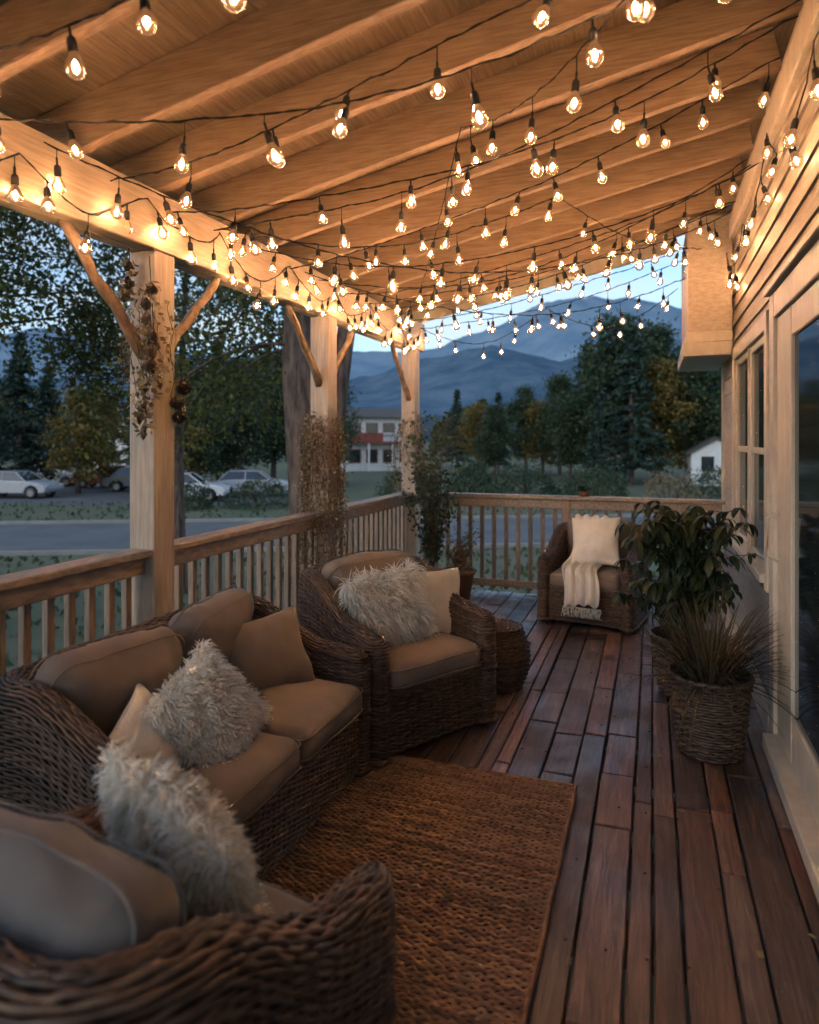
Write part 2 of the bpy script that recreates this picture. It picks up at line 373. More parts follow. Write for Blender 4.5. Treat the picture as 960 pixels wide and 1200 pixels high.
chairW,chairF=wicker_meshes(.80,.78)
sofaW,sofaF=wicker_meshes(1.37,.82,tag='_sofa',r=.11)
def armchair(loc,ang,backm,seed,s=1.0,bz=.64):
    e=empty('wicker_armchair',loc,math.radians(ang)); e.scale=(s,s,s)
    link('woven_shell',chairW,e); link('base_frame',chairF,e)
    a,b=cushion_mesh('seat_cushion',.64,.575,.12,r=.05,puff=.018,m=backm,seed=seed)
    for o in(a,b): o.parent=e; o.location=(.07,0,.375)
    a,b=cushion_mesh('back_cushion',.46,.575,.15,r=.065,puff=.03,m=backm,seed=seed+3,wr=.018)
    for o in(a,b):
        o.parent=e; o.location=(-.215,0,bz); o.rotation_euler=(0,math.radians(-76),0)
    return e
ch_mid=armchair((-1.36,3.50,0),-30,cush,1,1.07,.60)
ch_fore=armchair((-.99,1.08,0),83,cushg,2,1.05,.59)
ch_far=armchair((-.47,6.12,0),-100,cush,3,1.0,.62)
sofa=empty('wicker_sofa',(-1.64,2.26,0),0)
link('woven_shell',sofaW,sofa); link('base_frame',sofaF,sofa)
for k,y in enumerate((-.289,.289)):
    a,b=cushion_mesh('seat_cushion',.67,.572,.13,r=.055,puff=.02,m=cush,seed=11+k)
    for o in(a,b): o.parent=sofa; o.location=(.085,y,.385)
    a,b=cushion_mesh('back_cushion',.45,.55,.15,r=.07,puff=.035,m=cush,seed=15+k,wr=.020)
    for o in(a,b): o.parent=sofa; o.location=(-.215,y-.03,.635-.025*(k==0)); o.rotation_euler=(math.radians(3 if k else -4),math.radians(-70),math.radians(4 if k else -5))
def plain(name,loc,nrm,roll,s,T,m,seed,asp=1.0):
    e=empty(name); o=pillow_mesh('pillow_cover',s,T,m,seed,asp=asp); place(o,loc,nrm,roll,e); return e
def furry(name,loc,nrm,roll,s,T,n,L,seed,w=.0022,curl=.5,clump=1.3,asp=1.0):
    e=empty(name); o=pillow_mesh('pillow_cover',s,T,cream,seed,asp=asp); bpy.context.view_layer.update()
    f=fur_on('wool_strands',o,n,L,w,seed,curl,clump); place(o,loc,nrm,roll,e); place(f,loc,nrm,roll,e); return e
plain('throw_pillow',(-1.60,2.64,.585),(.8,-.52,.42),6,.19,.075,cush,31)
plain('throw_pillow',(-1.56,1.84,.55),(.75,.05,.66),24,.145,.055,cream,32,1.2)
furry('shaggy_pillow',(-1.47,2.02,.59),(.85,-.25,.55),28,.175,.075,12000,.040,33,curl=1.0,w=.0022,clump=1.6)
furry('shaggy_pillow',(-1.32,3.38,.640),(.87,-.5,.32),4,.195,.08,9000,.070,34,w=.0028,curl=.25,asp=1.25)
plain('throw_pillow',(-1.16,3.69,.62),(.80,-.58,.30),-3,.195,.06,cream,35)
furry('shaggy_pillow',(-.94,1.20,.67),(.35,.85,.40),20,.19,.078,16000,.042,36,curl=1.0,w=.0021,clump=1.7)
plain('throw_pillow',(-.46,6.02,.68),(-.2,-.95,.3),4,.21,.08,cream,37)

def throw_blanket():
    e=empty('knitted_throw',(-.47,6.12,0),math.radians(-100))
    prof=[(-.10,.86),(-.02,.80),(.04,.66),(.07,.55),(.13,.49),(.22,.47),(.33,.465),(.40,.445),(.425,.40),(.43,.33),(.435,.26),(.435,.19)]
    n=len(prof); m=22; V=[];F=[]
    for i,(x,z) in enumerate(prof):
        for j in range(m):
            y=-.20+.30*j/(m-1)+.05*i/n+.02*math.sin(i*.8)
            w=.016*math.sin(j*1.1+i*.35)
            V.append((x+w*.8,y+.01*math.sin(i),z+w+.014-.05*(abs(j-m*.6)/m)*(i>8)))
    for i in range(n-1):
        for j in range(m-1): F.append([i*m+j,i*m+j+1,(i+1)*m+j+1,(i+1)*m+j])
    mb=MB(); mb.add(V,F); o=mb.obj('knit_cloth',cream,e,True)
    so=o.modifiers.new('s','SOLIDIFY'); so.thickness=.012
    su=o.modifiers.new('u','SUBSURF'); su.levels=1; su.render_levels=1
    fb=MB()
    for j in range(60):
        y=-.145+.30*j/59
        P=[(.440+RS.normal(0,.004),y+RS.normal(0,.008)*k,.185-.028*k) for k in range(4)]
        fb.tube(P,[.0035,.003,.003,.002],4)
    fb.obj('fringe',furm,e,True)
throw_blanket()

# ------------------------------------------------------------------ rug
def rug():
    x0,x1,y0,y1=-1.66,-.32,.2,3.10
    rows=[];M=int((x1-x0)/.011); ii=np.arange(M); xx=np.linspace(x0,x1,M)
    ys=np.arange(y0,y1,.0122)
    for k,y in enumerate(ys):
        rows.append(np.stack([xx,y+.0026*np.sin(ii*math.pi/2+k)+0.003*np.sin(xx*9+k*.02),.011+.0029*np.cos(math.pi*ii/2+math.pi*k)],1))
    P=np.array(rows)+RS.normal(0,.0009,(len(ys),M,3)); Nn=np.zeros_like(P); Nn[...,2]=1
    mb=MB(); v,f=sweep(P,Nn,.0072,.0044,False); mb.add(v,f)
    e=empty('jute_rug'); mb.obj('woven_field',jute,e,True)
    b=MB(); b.box(x0+.005,x1-.005,y0,y1-.008,.003,.008); b.obj('backing',wickd,e)
    c=MB()
    for p,q in(((x1,y0),(x1,y1)),((x0,y1),(x1,y1)),((x0,y0),(x0,y1))):
        n=60; P=[(p[0]+(q[0]-p[0])*t/n+.002*math.sin(t*.7),p[1]+(q[1]-p[1])*t/n+.002*math.sin(t*.9),.011+.002*math.sin(t*2)) for t in range(n+1)]; c.tube(P,.008,6)
    c.obj('bound_edge',jute,e,True)
rug()

# ------------------------------------------------------------------ deck
WX=.62; LX=-2.42; BY=6.75
def deck():
    e=empty('wooden_deck'); mb=MB(); x=LX-.14
    while x<WX+.02:
        w=random.choice([.075,.09,.115,.14,.15]); 
        if x+w>WX+.05: w=WX+.05-x
        if w<.03: break
        y=-1.6-random.random()
        while y<BY+.12:
            l=random.choice([.45,.7,1.0,1.3,1.9]); y2=min(y+l,BY+.14)
            if y2-y>.06:
                g=random.uniform(.004,.011); zt=random.uniform(-.006,.002); c=.005; a0,a1,b0,b1=x+g/2,x+w-g/2,y+g/2,y2-g/2
                sk=random.uniform(-.004,.004)
                tl=random.uniform(-.0025,.0025)
                v=[(a0,b0,-.035),(a1,b0,-.035),(a1,b1,-.035),(a0,b1,-.035),
                   (a0,b0,zt-c),(a1,b0,zt-c),(a1+sk,b1,zt-c),(a0+sk,b1,zt-c),
                   (a0+c,b0+c,zt+tl),(a1-c,b0+c,zt-tl),(a1-c+sk,b1-c,zt-tl),(a0+c+sk,b1-c,zt+tl)]
                mb.add(v,[[0,1,5,4],[1,2,6,5],[2,3,7,6],[3,0,4,7],[4,5,9,8],[5,6,10,9],[6,7,11,10],[7,4,8,11],[8,9,10,11]])
            y=y2
        x+=w
    mb.obj('deck_boards',deckm,e)
    nb=MB(); 
    for y in np.arange(-1.2,BY,.42):
        for x in np.arange(LX,WX,.12):
            if random.random()<.8: nb.rev([(0,.0022),(.0045,.0018),(.005,-.002)],(x+random.uniform(-.01,.01),y+random.uniform(-.008,.008),0),6)
    nb.obj('nail_heads',blk,e)
    jb=MB()
    for y in np.arange(-1.4,BY+.1,.42): jb.box(LX-.1,WX,y-.02,y+.02,-.20,-.036)
    jb.box(LX-.145,LX-.115,-1.6,BY+.14,-.24,-.036); jb.box(LX-.115,WX+.03,BY+.11,BY+.14,-.24,-.036)
    jb.obj('joists_and_fascia',deckm,e,bevel=.003)
deck()
fl=MB(); C=[]
for _ in range(46):
    x=random.uniform(-1.2,.5); y=random.uniform(1.6,6.5)
    if x>-.28 or y>3.9: C.append((x,y,.008))
fl.leaves(C,.032,flat=.95); e=empty('fallen_leaves'); fl.obj('leaf_litter',leafDry,e)

# ------------------------------------------------------------------ posts, beam, rafters
POSTY=[-.75,.95,2.86,4.80,BY+.08]
for y in POSTY:
    e=empty('porch_post'); mb=MB(); w=.078
    mb.box(LX-w,LX+w,y-w,y+w,-1.6,2.50); mb.obj('post_shaft',woodZ,e,bevel=.008,seg=2)
    kb=MB()
    for sg in(-1,1):
        if y>BY and sg>0: continue
        n=9; P=[]
        for i in range(n):
            t=i/(n-1); P.append((LX+.006*math.sin(i*1.7+y),y+sg*(.07+.50*t)+.006*math.sin(i*2.3),1.97+.55*t+.012*math.sin(math.pi*t*2)))
        kb.tube(P,[.030-.006*i/8+.003*math.sin(i*2.1) for i in range(n)],10)
    kb.obj('knee_braces',logm,e,True)
e=empty('porch_beam'); mb=MB()
mb.box(LX-.085,LX-.003,-1.5,BY+.30,2.50,2.80); mb.box(LX+.003,LX+.085,-1.5,BY+.30,2.50,2.797); mb.obj('double_beam',woodY,e,bevel=.006)
SL=.21
def zr(x): return 2.80+SL*(x-LX)
e=empty('porch_roof'); rb=MB()
ang=math.atan(SL)
ry=list(np.arange(-1.3,BY+.2,.52))
for y in ry:
    L=(WX-(LX-.32))/math.cos(ang); dy=random.uniform(-.015,.015)
    M=Matrix.Translation((LX-.32,y+dy,zr(LX-.32)))@Matrix.Rotation(-ang,4,'Y')
    rb.box(0,L,-.028,.028,.0,.22,M)
rb.obj('rafters',woodX,e,bevel=.004)
pb=MB(); x=LX-.40
while x<WX:
    w=.28; M=Matrix.Translation((x,0,zr(x)+.227))@Matrix.Rotation(-ang,4,'Y')
    pb.box(.001,w-.001,-1.5,BY+.24,0,.02,M); x+=w*math.cos(ang)
pb.obj('roof_boards',plankX,e)
sb=MB(); M=Matrix.Translation((LX-.42,0,zr(LX-.42)+.252))@Matrix.Rotation(-ang,4,'Y'); sb.box(0,3.2,-1.52,BY+.27,0,.03,M); sb.obj('shingles',roofm,e)
fb=MB(); M=Matrix.Translation((LX-.40,0,zr(LX-.40)))@Matrix.Rotation(-ang,4,'Y'); fb.box(0,3.1,BY+.245,BY+.28,.0,.245,M); fb.obj('rake_board',trim,e,bevel=.004)

# ------------------------------------------------------------------ railings
def railing(axis,c):
    e=empty('deck_railing'); t=MB(); s=MB()
    def bx(m,u0,u1,v0,v1,z0,z1):
        if axis=='y': m.box(c+v0,c+v1,u0,u1,z0,z1)
        else: m.box(u0,u1,c+v0,c+v1,z0,z1)
    return e,t,s,bx
for (y0,y1) in zip([-.75+.08,.95+.08,2.86+.08,4.80+.08],[.95-.08,2.86-.08,4.80-.08,BY-.0]):
    e,t,s,bx=railing('y',LX)
    bx(t,y0,y1,-.07,.07,.965,1.0); bx(t,y0,y1,-.02,.02,.875,.962); bx(t,y0,y1,-.02,.02,.08,.15)
    t.obj('rails',railc,e,bevel=.005)
    n=int((y1-y0)/.115)
    for i in range(n):
        y=y0+(i+.5)*(y1-y0)/n+random.uniform(-.003,.003); bx(s,y-.019,y+.019,-.057,-.022,.05,.955)
    s.obj('balusters',balu,e,bevel=.003)
e,t,s,bx=railing('x',BY)
bx(t,LX+.08,WX-.005,-.07,.07,.968,1.003); bx(t,LX+.08,WX-.005,-.02,.02,.875,.962); bx(t,LX+.08,WX-.005,-.02,.02,.08,.15)
t.obj('rails',railc,e,bevel=.005)
n=24
for i in range(n):
    x=LX+.12+(i+.5)*(WX-LX-.12)/n+random.uniform(-.003,.003); bx(s,x-.019,x+.019,.022,.057,.05,.955)
bx(s,-.83,-.75,-.04+.0,.018,.0,.964)
s.obj('balusters',balu,e,bevel=.003)

# ------------------------------------------------------------------ house
h=empty('house')
mb=MB(); mb.box(WX+.04,8.5,-4,BY+.02,-1.6,3.46); mb.obj('wall_core',siding,h)
DO=(1.55,3.84,.0,2.16)
WO=(4.26,5.80,.80,2.16)
def course(m,y0,y1,z,hh):
    m.add([(WX-.016,y0,z),(WX-.002,y0,z+hh),(WX+.04,y0,z+hh),(WX+.04,y0,z),(WX-.016,y1,z),(WX-.002,y1,z+hh),(WX+.04,y1,z+hh),(WX+.04,y1,z)],
          [[0,1,2,3],[7,6,5,4],[0,4,5,1],[1,5,6,2],[3,7,4,0]])
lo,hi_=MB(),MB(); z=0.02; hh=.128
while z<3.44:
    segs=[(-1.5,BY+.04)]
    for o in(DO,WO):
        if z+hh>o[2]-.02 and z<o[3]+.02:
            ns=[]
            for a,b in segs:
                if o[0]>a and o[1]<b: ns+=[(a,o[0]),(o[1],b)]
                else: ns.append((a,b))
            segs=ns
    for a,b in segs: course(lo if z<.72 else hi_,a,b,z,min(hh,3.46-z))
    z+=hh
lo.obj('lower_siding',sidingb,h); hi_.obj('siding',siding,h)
w=MB(); y0,y1,z0,z1=WO; f=.085
w.box(WX-.035,WX+.0,y0-f,y0+.0,z0-.09,z1+.10); w.box(WX-.035,WX+.0,y1,y1+f,z0-.09,z1+.10)
w.box(WX-.033,WX+.002,y0,y1,z1,z1+.098); w.box(WX-.06,WX+.002,y0-.02,y1+.02,z0-.05,z0-.002)
ym=(y0+y1)/2
for a,b in((y0,ym-.012),(ym+.012,y1)):
    w.box(WX-.012,WX+.02,a+.001,a+.05,z0,z1-.001); w.box(WX-.012,WX+.02,b-.05,b-.001,z0,z1-.001)
    w.box(WX-.010,WX+.02,a+.05,b-.05,z0,z0+.05); w.box(WX-.010,WX+.02,a+.05,b-.05,z1-.05,z1-.001)
    w.box(WX-.008,WX+.02,a+.05,b-.05,1.46,1.50)
w.box(WX-.025,WX+.02,ym-.0115,ym+.0115,z0,z1-.002)
w.obj('window_frame',trim,h,bevel=.004)
g=MB(); g.box(WX+.008,WX+.014,y0+.03,y1-.03,z0+.03,z1-.03); g.obj('window_panes',glass_dark,h)
w=MB(); y0,y1,z0,z1=DO
w.box(WX-.05,WX+.0,y1,y1+.13,0.0,z1+.13); w.box(WX-.05,WX,y0-.13,y0,0,z1+.13); w.box(WX-.048,WX+.002,y0,y1,z1,z1+.128)
w.box(WX-.075,WX+.01,y0-.14,y1+.14,z1+.131,z1+.17)
w.box(WX-.10,WX+.03,y0+.001,y1-.001,.0,.075)
ym=(y0+y1)/2
for a,b,off in((y0,ym+.04,.012),(ym-.04,y1,-.02)):
    xx=WX+off
    w.box(xx-.012,xx+.02,a+.002,a+.13,.076,z1-.002); w.box(xx-.012,xx+.02,b-.36,b-.002,.076,z1-.002)
    w.box(xx-.010,xx+.018,a+.13,b-.36,.076,.30); w.box(xx-.010,xx+.018,a+.13,b-.36,z1-.14,z1-.002)
w.obj('door_frame',trim,h,bevel=.005)
g=MB(); g.box(WX+.015,WX+.02,y0+.05,ym,.1,z1-.05); g.box(WX-.016,WX-.011,ym,y1-.05,.1,z1-.05); g.obj('door_glass',glass_dark,h)
g=MB(); g.tube([(WX-.035,y1-.065,.95),(WX-.085,y1-.065,.98),(WX-.085,y1-.065,1.16),(WX-.035,y1-.065,1.19)],.009,8); g.obj('door_handle',trim,h,True)
w=MB(); w.box(WX-.055,WX-.017,DO[1]+.131,BY+.05,.0,.14); w.box(WX-.055,WX-.017,-1.5,DO[0]-.131,0,.14)
w.box(WX-.03,WX+.05,BY-.04,BY+.06,.145,3.3)
w.box(WX-.045,WX-.005,-1.5,BY+.06,3.14,3.30)
w.obj('trim_boards',trim,h,bevel=.004)
w=MB(); w.box(.27,WX-.02,5.98,7.25,2.42,zr(.27)-.012); w.obj('eave_box',siding,h,bevel=.003)
w=MB(); w.box(.235,WX-.018,5.94,7.28,2.22,2.33); w.box(.255,WX-.016,5.96,7.26,2.333,2.418); w.obj('eave_trim',trim,h,bevel=.006)
w=MB(); w.box(WX-.25,8.6,-4.2,7.3,3.70,3.82); w.obj('house_roof',roofm,h)

# ------------------------------------------------------------------ string lights
def emis(name,c,s):
    m=bpy.data.materials.new(name); m.use_nodes=True; nt=m.node_tree; nt.nodes.remove(nt.nodes['Principled BSDF'])
    e=nt.nodes.new('ShaderNodeEmission'); e.inputs[0].default_value=(*c,1); e.inputs[1].default_value=s
    nt.links.new(e.outputs[0],nt.nodes['Material Output'].inputs[0]); return m
WARM=(1,.54,.275)
fil=emis('filament',WARM,330)
fil.cycles.emission_sampling='FRONT'
gl=bpy.data.materials.new('bulb_glass'); gl.use_nodes=True; nt=gl.node_tree; nt.nodes.remove(nt.nodes['Principled BSDF'])
tr=nt.nodes.new('ShaderNodeBsdfTransparent'); tr.inputs[0].default_value=(1,.95,.86,1)
gs=nt.nodes.new('ShaderNodeBsdfGlossy'); gs.inputs['Roughness'].default_value=.04
fr=nt.nodes.new('ShaderNodeFresnel'); fr.inputs[0].default_value=1.5
mx=nt.nodes.new('ShaderNodeMixShader'); nt.links.new(fr.outputs[0],mx.inputs[0]); nt.links.new(tr.outputs[0],mx.inputs[1]); nt.links.new(gs.outputs[0],mx.inputs[2])
em=nt.nodes.new('ShaderNodeEmission'); em.inputs[0].default_value=(1,.42,.14,1); em.inputs[1].default_value=.24
ad=nt.nodes.new('ShaderNodeAddShader'); nt.links.new(mx.outputs[0],ad.inputs[0]); nt.links.new(em.outputs[0],ad.inputs[1])
nt.links.new(ad.outputs[0],nt.nodes['Material Output'].inputs[0])
gl.cycles.emission_sampling='NONE'
nb_total=0
def string(pts,sag,spacing=.27,start=.12,near=False,drop=True):
    global nb_total
    e=empty('string_lights'); P=[]
    for p,q in zip(pts[:-1],pts[1:]):
        p=np.array(p);q=np.array(q);L=np.linalg.norm(q-p);n=max(4,int(L/.05)); sg=sag*(L/3)**1.3*random.uniform(.8,1.2)
        for i in range(n):
            t=i/n; c=p+(q-p)*t; c[2]-=sg*4*t*(1-t)+.012*math.sin(t*9+p[1]*5); c[1]+=.015*math.sin(t*7+p[1]*3); P.append(c+RS.normal(0,.002,3))
    P.append(np.array(pts[-1])); P=np.array(P)
    w=MB(); w.tube(P,.0030,4)
    tw=P+np.stack([0*P[:,0],.005*np.cos(np.arange(len(P))*1.9),.005*np.sin(np.arange(len(P))*1.9)],1); w.tube(tw,.0024,4)
    so,gb,fb=MB(),MB(),MB()
    d=np.concatenate([[0],np.cumsum(np.linalg.norm(np.diff(P,axis=0),axis=1))])
    x=start*random.uniform(.3,1.8)
    while x<d[-1]-.03:
        c=np.array([np.interp(x,d,P[:,k]) for k in range(3)])
        if drop and random.random()<.5:
            dl=random.uniform(.01,.07); w.tube([c,c-np.array([0,0,dl])],.0022,4); c=c-np.array([0,0,dl-.003])
        scale=random.uniform(.84,1.02)
        M=Matrix.Rotation(random.uniform(-.3,.3),4,'X')@Matrix.Rotation(random.uniform(-.3,.3),4,'Y')@Matrix.Scale(scale,4)
        so.rev([(.003,.0),(.0045,-.004),(.0045,-.028),(.012,-.034),(.0145,-.045),(.0145,-.072),(.011,-.076),(0,-.076)],c,8,M)
        prof=[(.010,-.070),(.0125,-.078),(.020,-.092),(.0275,-.108),(.0295,-.121),(.026,-.136),(.015,-.147),(.004,-.1505),(0,-.151)]
        gb.rev(prof,c,14 if near else 8,M)
        fz=[(.0015,-.099),(.0095,-.115),(.0015,-.131)] if not near else [(.001,-.097),(.0085,-.109),(.0085,-.121),(.001,-.133)]
        fb.rev(fz,c,4 if not near else 6,M)
        nb_total+=1
        x+=spacing*random.uniform(.65,1.35)
    w.obj('cable',blk,e,True); so.obj('sockets',blk,e,True); gb.obj('bulbs',gl,e,True); fb.obj('filaments',fil,e,True)
zl=2.74
cross=[(1.45,1.25),(1.8,2.35),(2.45,2.0),(2.85,3.1),(3.25,2.8),(3.6,4.1),(4.1,3.5),(4.5,4.7),(5.0,4.5),(5.4,5.3),(5.8,5.6),(6.3,6.1),(6.8,6.5)]
for i,(ya,yb) in enumerate(cross):
    a=(LX+.10,ya,zl-.02); b=(WX-.07,yb,zr(WX)-random.uniform(.12,.40)); 
    string([a,b],random.uniform(.10,.32) if i<9 else random.uniform(.08,.22),.34 if i<5 else .30,near=i<5)
string([(LX+.1,2.1,zl),(WX-.08,5.4,3.2)],.32,.34,near=True)
string([(LX+.1,4.3,zl),(WX-.08,6.6,3.1)],.25,.30)
string([(WX-.08,1.4,3.2),(-.9,3.3,zr(-.9)-.02),(LX+.1,6.2,zl)],.28,.36,near=True)
string([(LX+.1,3.3,zl),(-.6,4.6,zr(-.6)-.02),(WX-.08,6.2,3.15)],.3,.32)
string([(LX+.10,.6,2.70),(LX+.10,1.3,2.73),(LX+.10,2.0,2.66),(LX+.10,2.7,2.74),(LX+.10,3.3,2.72)],.9,.20,near=True)
string([(LX+.10,3.3,2.72),(LX+.10,4.1,2.74),(LX+.10,4.8,2.68),(LX+.10,5.5,2.74),(LX+.10,6.2,2.69),(LX+.10,6.9,2.74)],.9,.16)
string([(WX-.07,1.8,3.12),(WX-.07,2.8,3.00),(WX-.07,3.9,3.12),(WX-.07,4.9,2.95),(WX-.07,5.9,3.02)],.8,.27)
string([(LX+.1,BY+.12,zl),(-1.0,BY+.12,2.86),(.22,BY+.05,2.95)],.7,.26)
print('BULBS',nb_total)

# ------------------------------------------------------------------ plants on porch
def basket(rb,rt,hh,par):
    rows=[];M=64;a=np.arange(M)*2*math.pi/M;i=np.arange(M);K=int(hh/.0135);Nn=[]
    for k in range(K):
        t=k/(K-1); r=rb+(rt-rb)*t**.8+.005*np.cos(math.pi*i/2+math.pi*k)
        rows.append(np.stack([r*np.cos(a),r*np.sin(a),.01+hh*t+0*a],1)); Nn.append(np.stack([np.cos(a),np.sin(a),0*a],1))
    mb=MB(); P=np.array(rows); P+=RS.normal(0,.0013,P.shape); v,f=sweep(P,np.array(Nn),.0085,.005,True); mb.add(v,f)
    rim=[((rt+.004)*math.cos(q),(rt+.004)*math.sin(q),hh+.012+.004*math.sin(q*20)) for q in np.linspace(0,2*math.pi,65)]
    mb.tube(rim,.013,6,False)
    mb.obj('woven_basket',wick,par,True)
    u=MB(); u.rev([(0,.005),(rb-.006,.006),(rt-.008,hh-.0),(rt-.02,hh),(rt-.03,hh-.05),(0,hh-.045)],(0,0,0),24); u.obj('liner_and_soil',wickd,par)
e=empty('potted_grass',(.27,3.70,0)); basket(.145,.185,.37,e)
mb=MB()
for i in range(520):
    a=random.uniform(0,6.283); r=random.uniform(0,.10); el=random.uniform(.6,3.4)
    d=(math.cos(a),math.sin(a),el); L=random.uniform(.22,.54)
    mb.blade((r*math.cos(a),r*math.sin(a),.33),d,L,random.uniform(.0025,.0055),random.uniform(.3,1.7),6)
mb.obj('grass_blades',grassP,e,True)
e=empty('potted_leafy_plant',(.18,4.50,0)); basket(.14,.19,.34,e)
mb=MB(); tb=MB()
for i in range(74):
    a=random.uniform(0,6.283); sp=random.uniform(.05,.42); H=random.uniform(.55,1.18)
    P=[(0,0,.3)]
    for k in range(1,8):
        t=k/7; P.append((sp*math.cos(a)*t**1.5+.02*math.sin(k+i),sp*math.sin(a)*t**1.5*.9,.3+(H-.3)*(1-(1-t)**1.8)))
    tb.tube(P,[.006-.0006*k for k in range(8)],5)
    for k in range(2,8):
        for q in range(4):
            b=random.uniform(0,6.283); mb.blade(P[k],(math.cos(b),math.sin(b),random.uniform(-.3,.6)),random.uniform(.07,.15),random.uniform(.012,.024),random.uniform(1.2,2.8),5,.2)
mb.obj('leaves',leafD,e,True); tb.obj('stems',twig,e,True)
def shrub(name,loc,H,sp,lm,n=22,leaf=.05,pot=True,per=26,seed=3,droop=0):
    e=empty(name,loc); rs=np.random.RandomState(seed); tb=MB(); lb=MB()
    if pot:
        p=MB(); p.rev([(0,0),(.11,0),(.15,.24),(.165,.25),(.165,.29),(.145,.29),(.14,.25),(0,.25)],(0,0,0),24); p.obj('clay_pot',terr,e,True)
    z0=.25 if pot else 0
    for i in range(n):
        a=rs.rand()*6.283; s_=sp*rs.rand()**.7; h_=H*(.5+.5*rs.rand()); P=[]
        for k in range(9):
            t=k/8; P.append((s_*math.cos(a)*t**1.3+.02*math.sin(k*1.3+i)*t,s_*math.sin(a)*t**1.3,z0+(h_-z0)*t-droop*t**3*.3))
        tb.tube(P,np.linspace(.005,.0012,9),4)
        C=[]
        for k in range(per):
            t=rs.randint(2,9); C.append(np.array(P[t])+rs.normal(0,.03,3))
        lb.leaves(C,leaf,rs=rs)
    tb.obj('stems',twig,e,True); lb.obj('leaves',lm,e); return e
shrub('potted_climbing_plant',(-2.00,6.26,0),1.80,.40,leafG,58,.045,per=44)
shrub('potted_dried_grass',(-1.78,6.42,0),.75,.24,leafDry,36,.035,per=18,seed=9)
def vine(loc,n,L,seed,spread=.16,per=26,r0=.10):
    e=empty('dried_hanging_vine',loc); rs=np.random.RandomState(seed); tb=MB(); lb=MB()
    for i in range(n):
        a=rs.rand()*6.283; P=[]; s_=spread*(.2+rs.rand()); l=L*(.35+.65*rs.rand()); z0=-rs.rand()*L*.35; cr=r0*rs.uniform(.9,1.15)
        for k in range(9):
            t=k/8; P.append((cr*math.cos(a+t*.5)+s_*math.cos(a)*math.sin(t*2.2)+.015*math.sin(k*2+i),cr*math.sin(a+t*.5)+s_*math.sin(a)*math.sin(t*2.2),z0+.05*math.sin(t*6)-l*t))
        tb.tube(P,.0020,3); C=[np.array(P[rs.randint(0,9)])*rs.uniform(.9,1.05)+rs.normal(0,.026,3) for _ in range(per)]
        lb.leaves(C,.026,rs=rs)
    tb.obj('stems',twig,e); lb.obj('dry_leaves',leafDry,e)
vine((LX,4.80,1.74),110,.75,4,.06,34)
vine((LX+.03,4.66,1.10),60,.6,6,.16,30)
vine((LX,BY+.0,1.85),40,.8,8,.10)
vine((LX,2.84,2.28),16,.5,9,.03,18)
def cones(loc,n,seed,size=.045,lv_=60):
    e=empty('pine_cone_garland',loc); rs=np.random.RandomState(seed); cb=MB(); tb=MB(); lb=MB()
    tb.tube([(0,0,.12)]+[(.01*math.sin(k),.01*math.cos(k*2),-.07*k) for k in range(n+1)],.003,4)
    for k in range(n):
        c=np.array([rs.normal(0,.012),rs.normal(0,.015),-.075*k-.02])
        cb.rev([(0,.012),(size*.25,0),(size*.42,-.02),(size*.3,-.045),(0,-.06)],c,8)
        for lv in range(9):
            rr=size*math.sin((lv+.9)/9.6*math.pi)*.62; zz=-.0075*lv
            for q in range(9):
                a=q/9*6.283+lv*.35; p=c+np.array([0,0,zz]); d=np.array([math.cos(a),math.sin(a),-.25])
                cb.blade(p+d*rr*.35,d,rr*.75,size*.20,-.5,2,.2)
    lb.leaves([(rs.normal(0,.028),rs.normal(0,.03),-.07*n*rs.rand()) for _ in range(lv_)],.04,rs=rs)
    tb.obj('cord',blk,e); cb.obj('pine_cones',bark,e); lb.obj('dried_leaves',leafDry,e)
cones((LX+.10,2.72,2.33),6,1); cones((LX+.09,2.70,1.85),4,2,.035,110); cones((LX+.10,2.95,1.86),3,3,.075,40); cones((LX-.03,2.72,2.45),3,4)
cones((LX+.10,2.74,2.10),4,8,.03,90)
e=empty('round_wicker_stool',(-.92,4.24,0))
rows=[];Nn=[];M=64;a=np.arange(M)*2*math.pi/M;i=np.arange(M)
for k in range(26):
    t=k/25; r=.15+.05*math.sin(math.pi*t)+.005*np.cos(math.pi*i/2+math.pi*k); rows.append(np.stack([r*np.cos(a),r*np.sin(a),.012+.36*t+0*a],1)); Nn.append(np.stack([np.cos(a),np.sin(a),0*a],1))
for k in range(9):
    r=.15*(1-k/9.5)+0*a; rows.append(np.stack([r*np.cos(a),r*np.sin(a),.378+.004*np.cos(math.pi*i/2+math.pi*k)+.01*k/9],1)); Nn.append(np.stack([0*a,0*a,0*a+1],1))
mb=MB(); v,f=sweep(np.array(rows),np.array(Nn),.0088,.005,True); mb.add(v,f); mb.obj('woven_body',wick,e,True)
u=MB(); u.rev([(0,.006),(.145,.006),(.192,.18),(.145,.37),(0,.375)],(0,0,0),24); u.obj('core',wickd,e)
e=empty('small_rail_planter',(-.62,BY,1.004)); p=MB(); p.rev([(0,0),(.045,0),(.06,.05),(.052,.05),(0,.045)],(0,0,0),16); p.obj('pot',terr,e,True)
lb=MB(); lb.leaves(RS.normal(0,.035,(120,3))*[1,1,.5]+[0,0,.07],.03); lb.obj('sprigs',leafG,e)

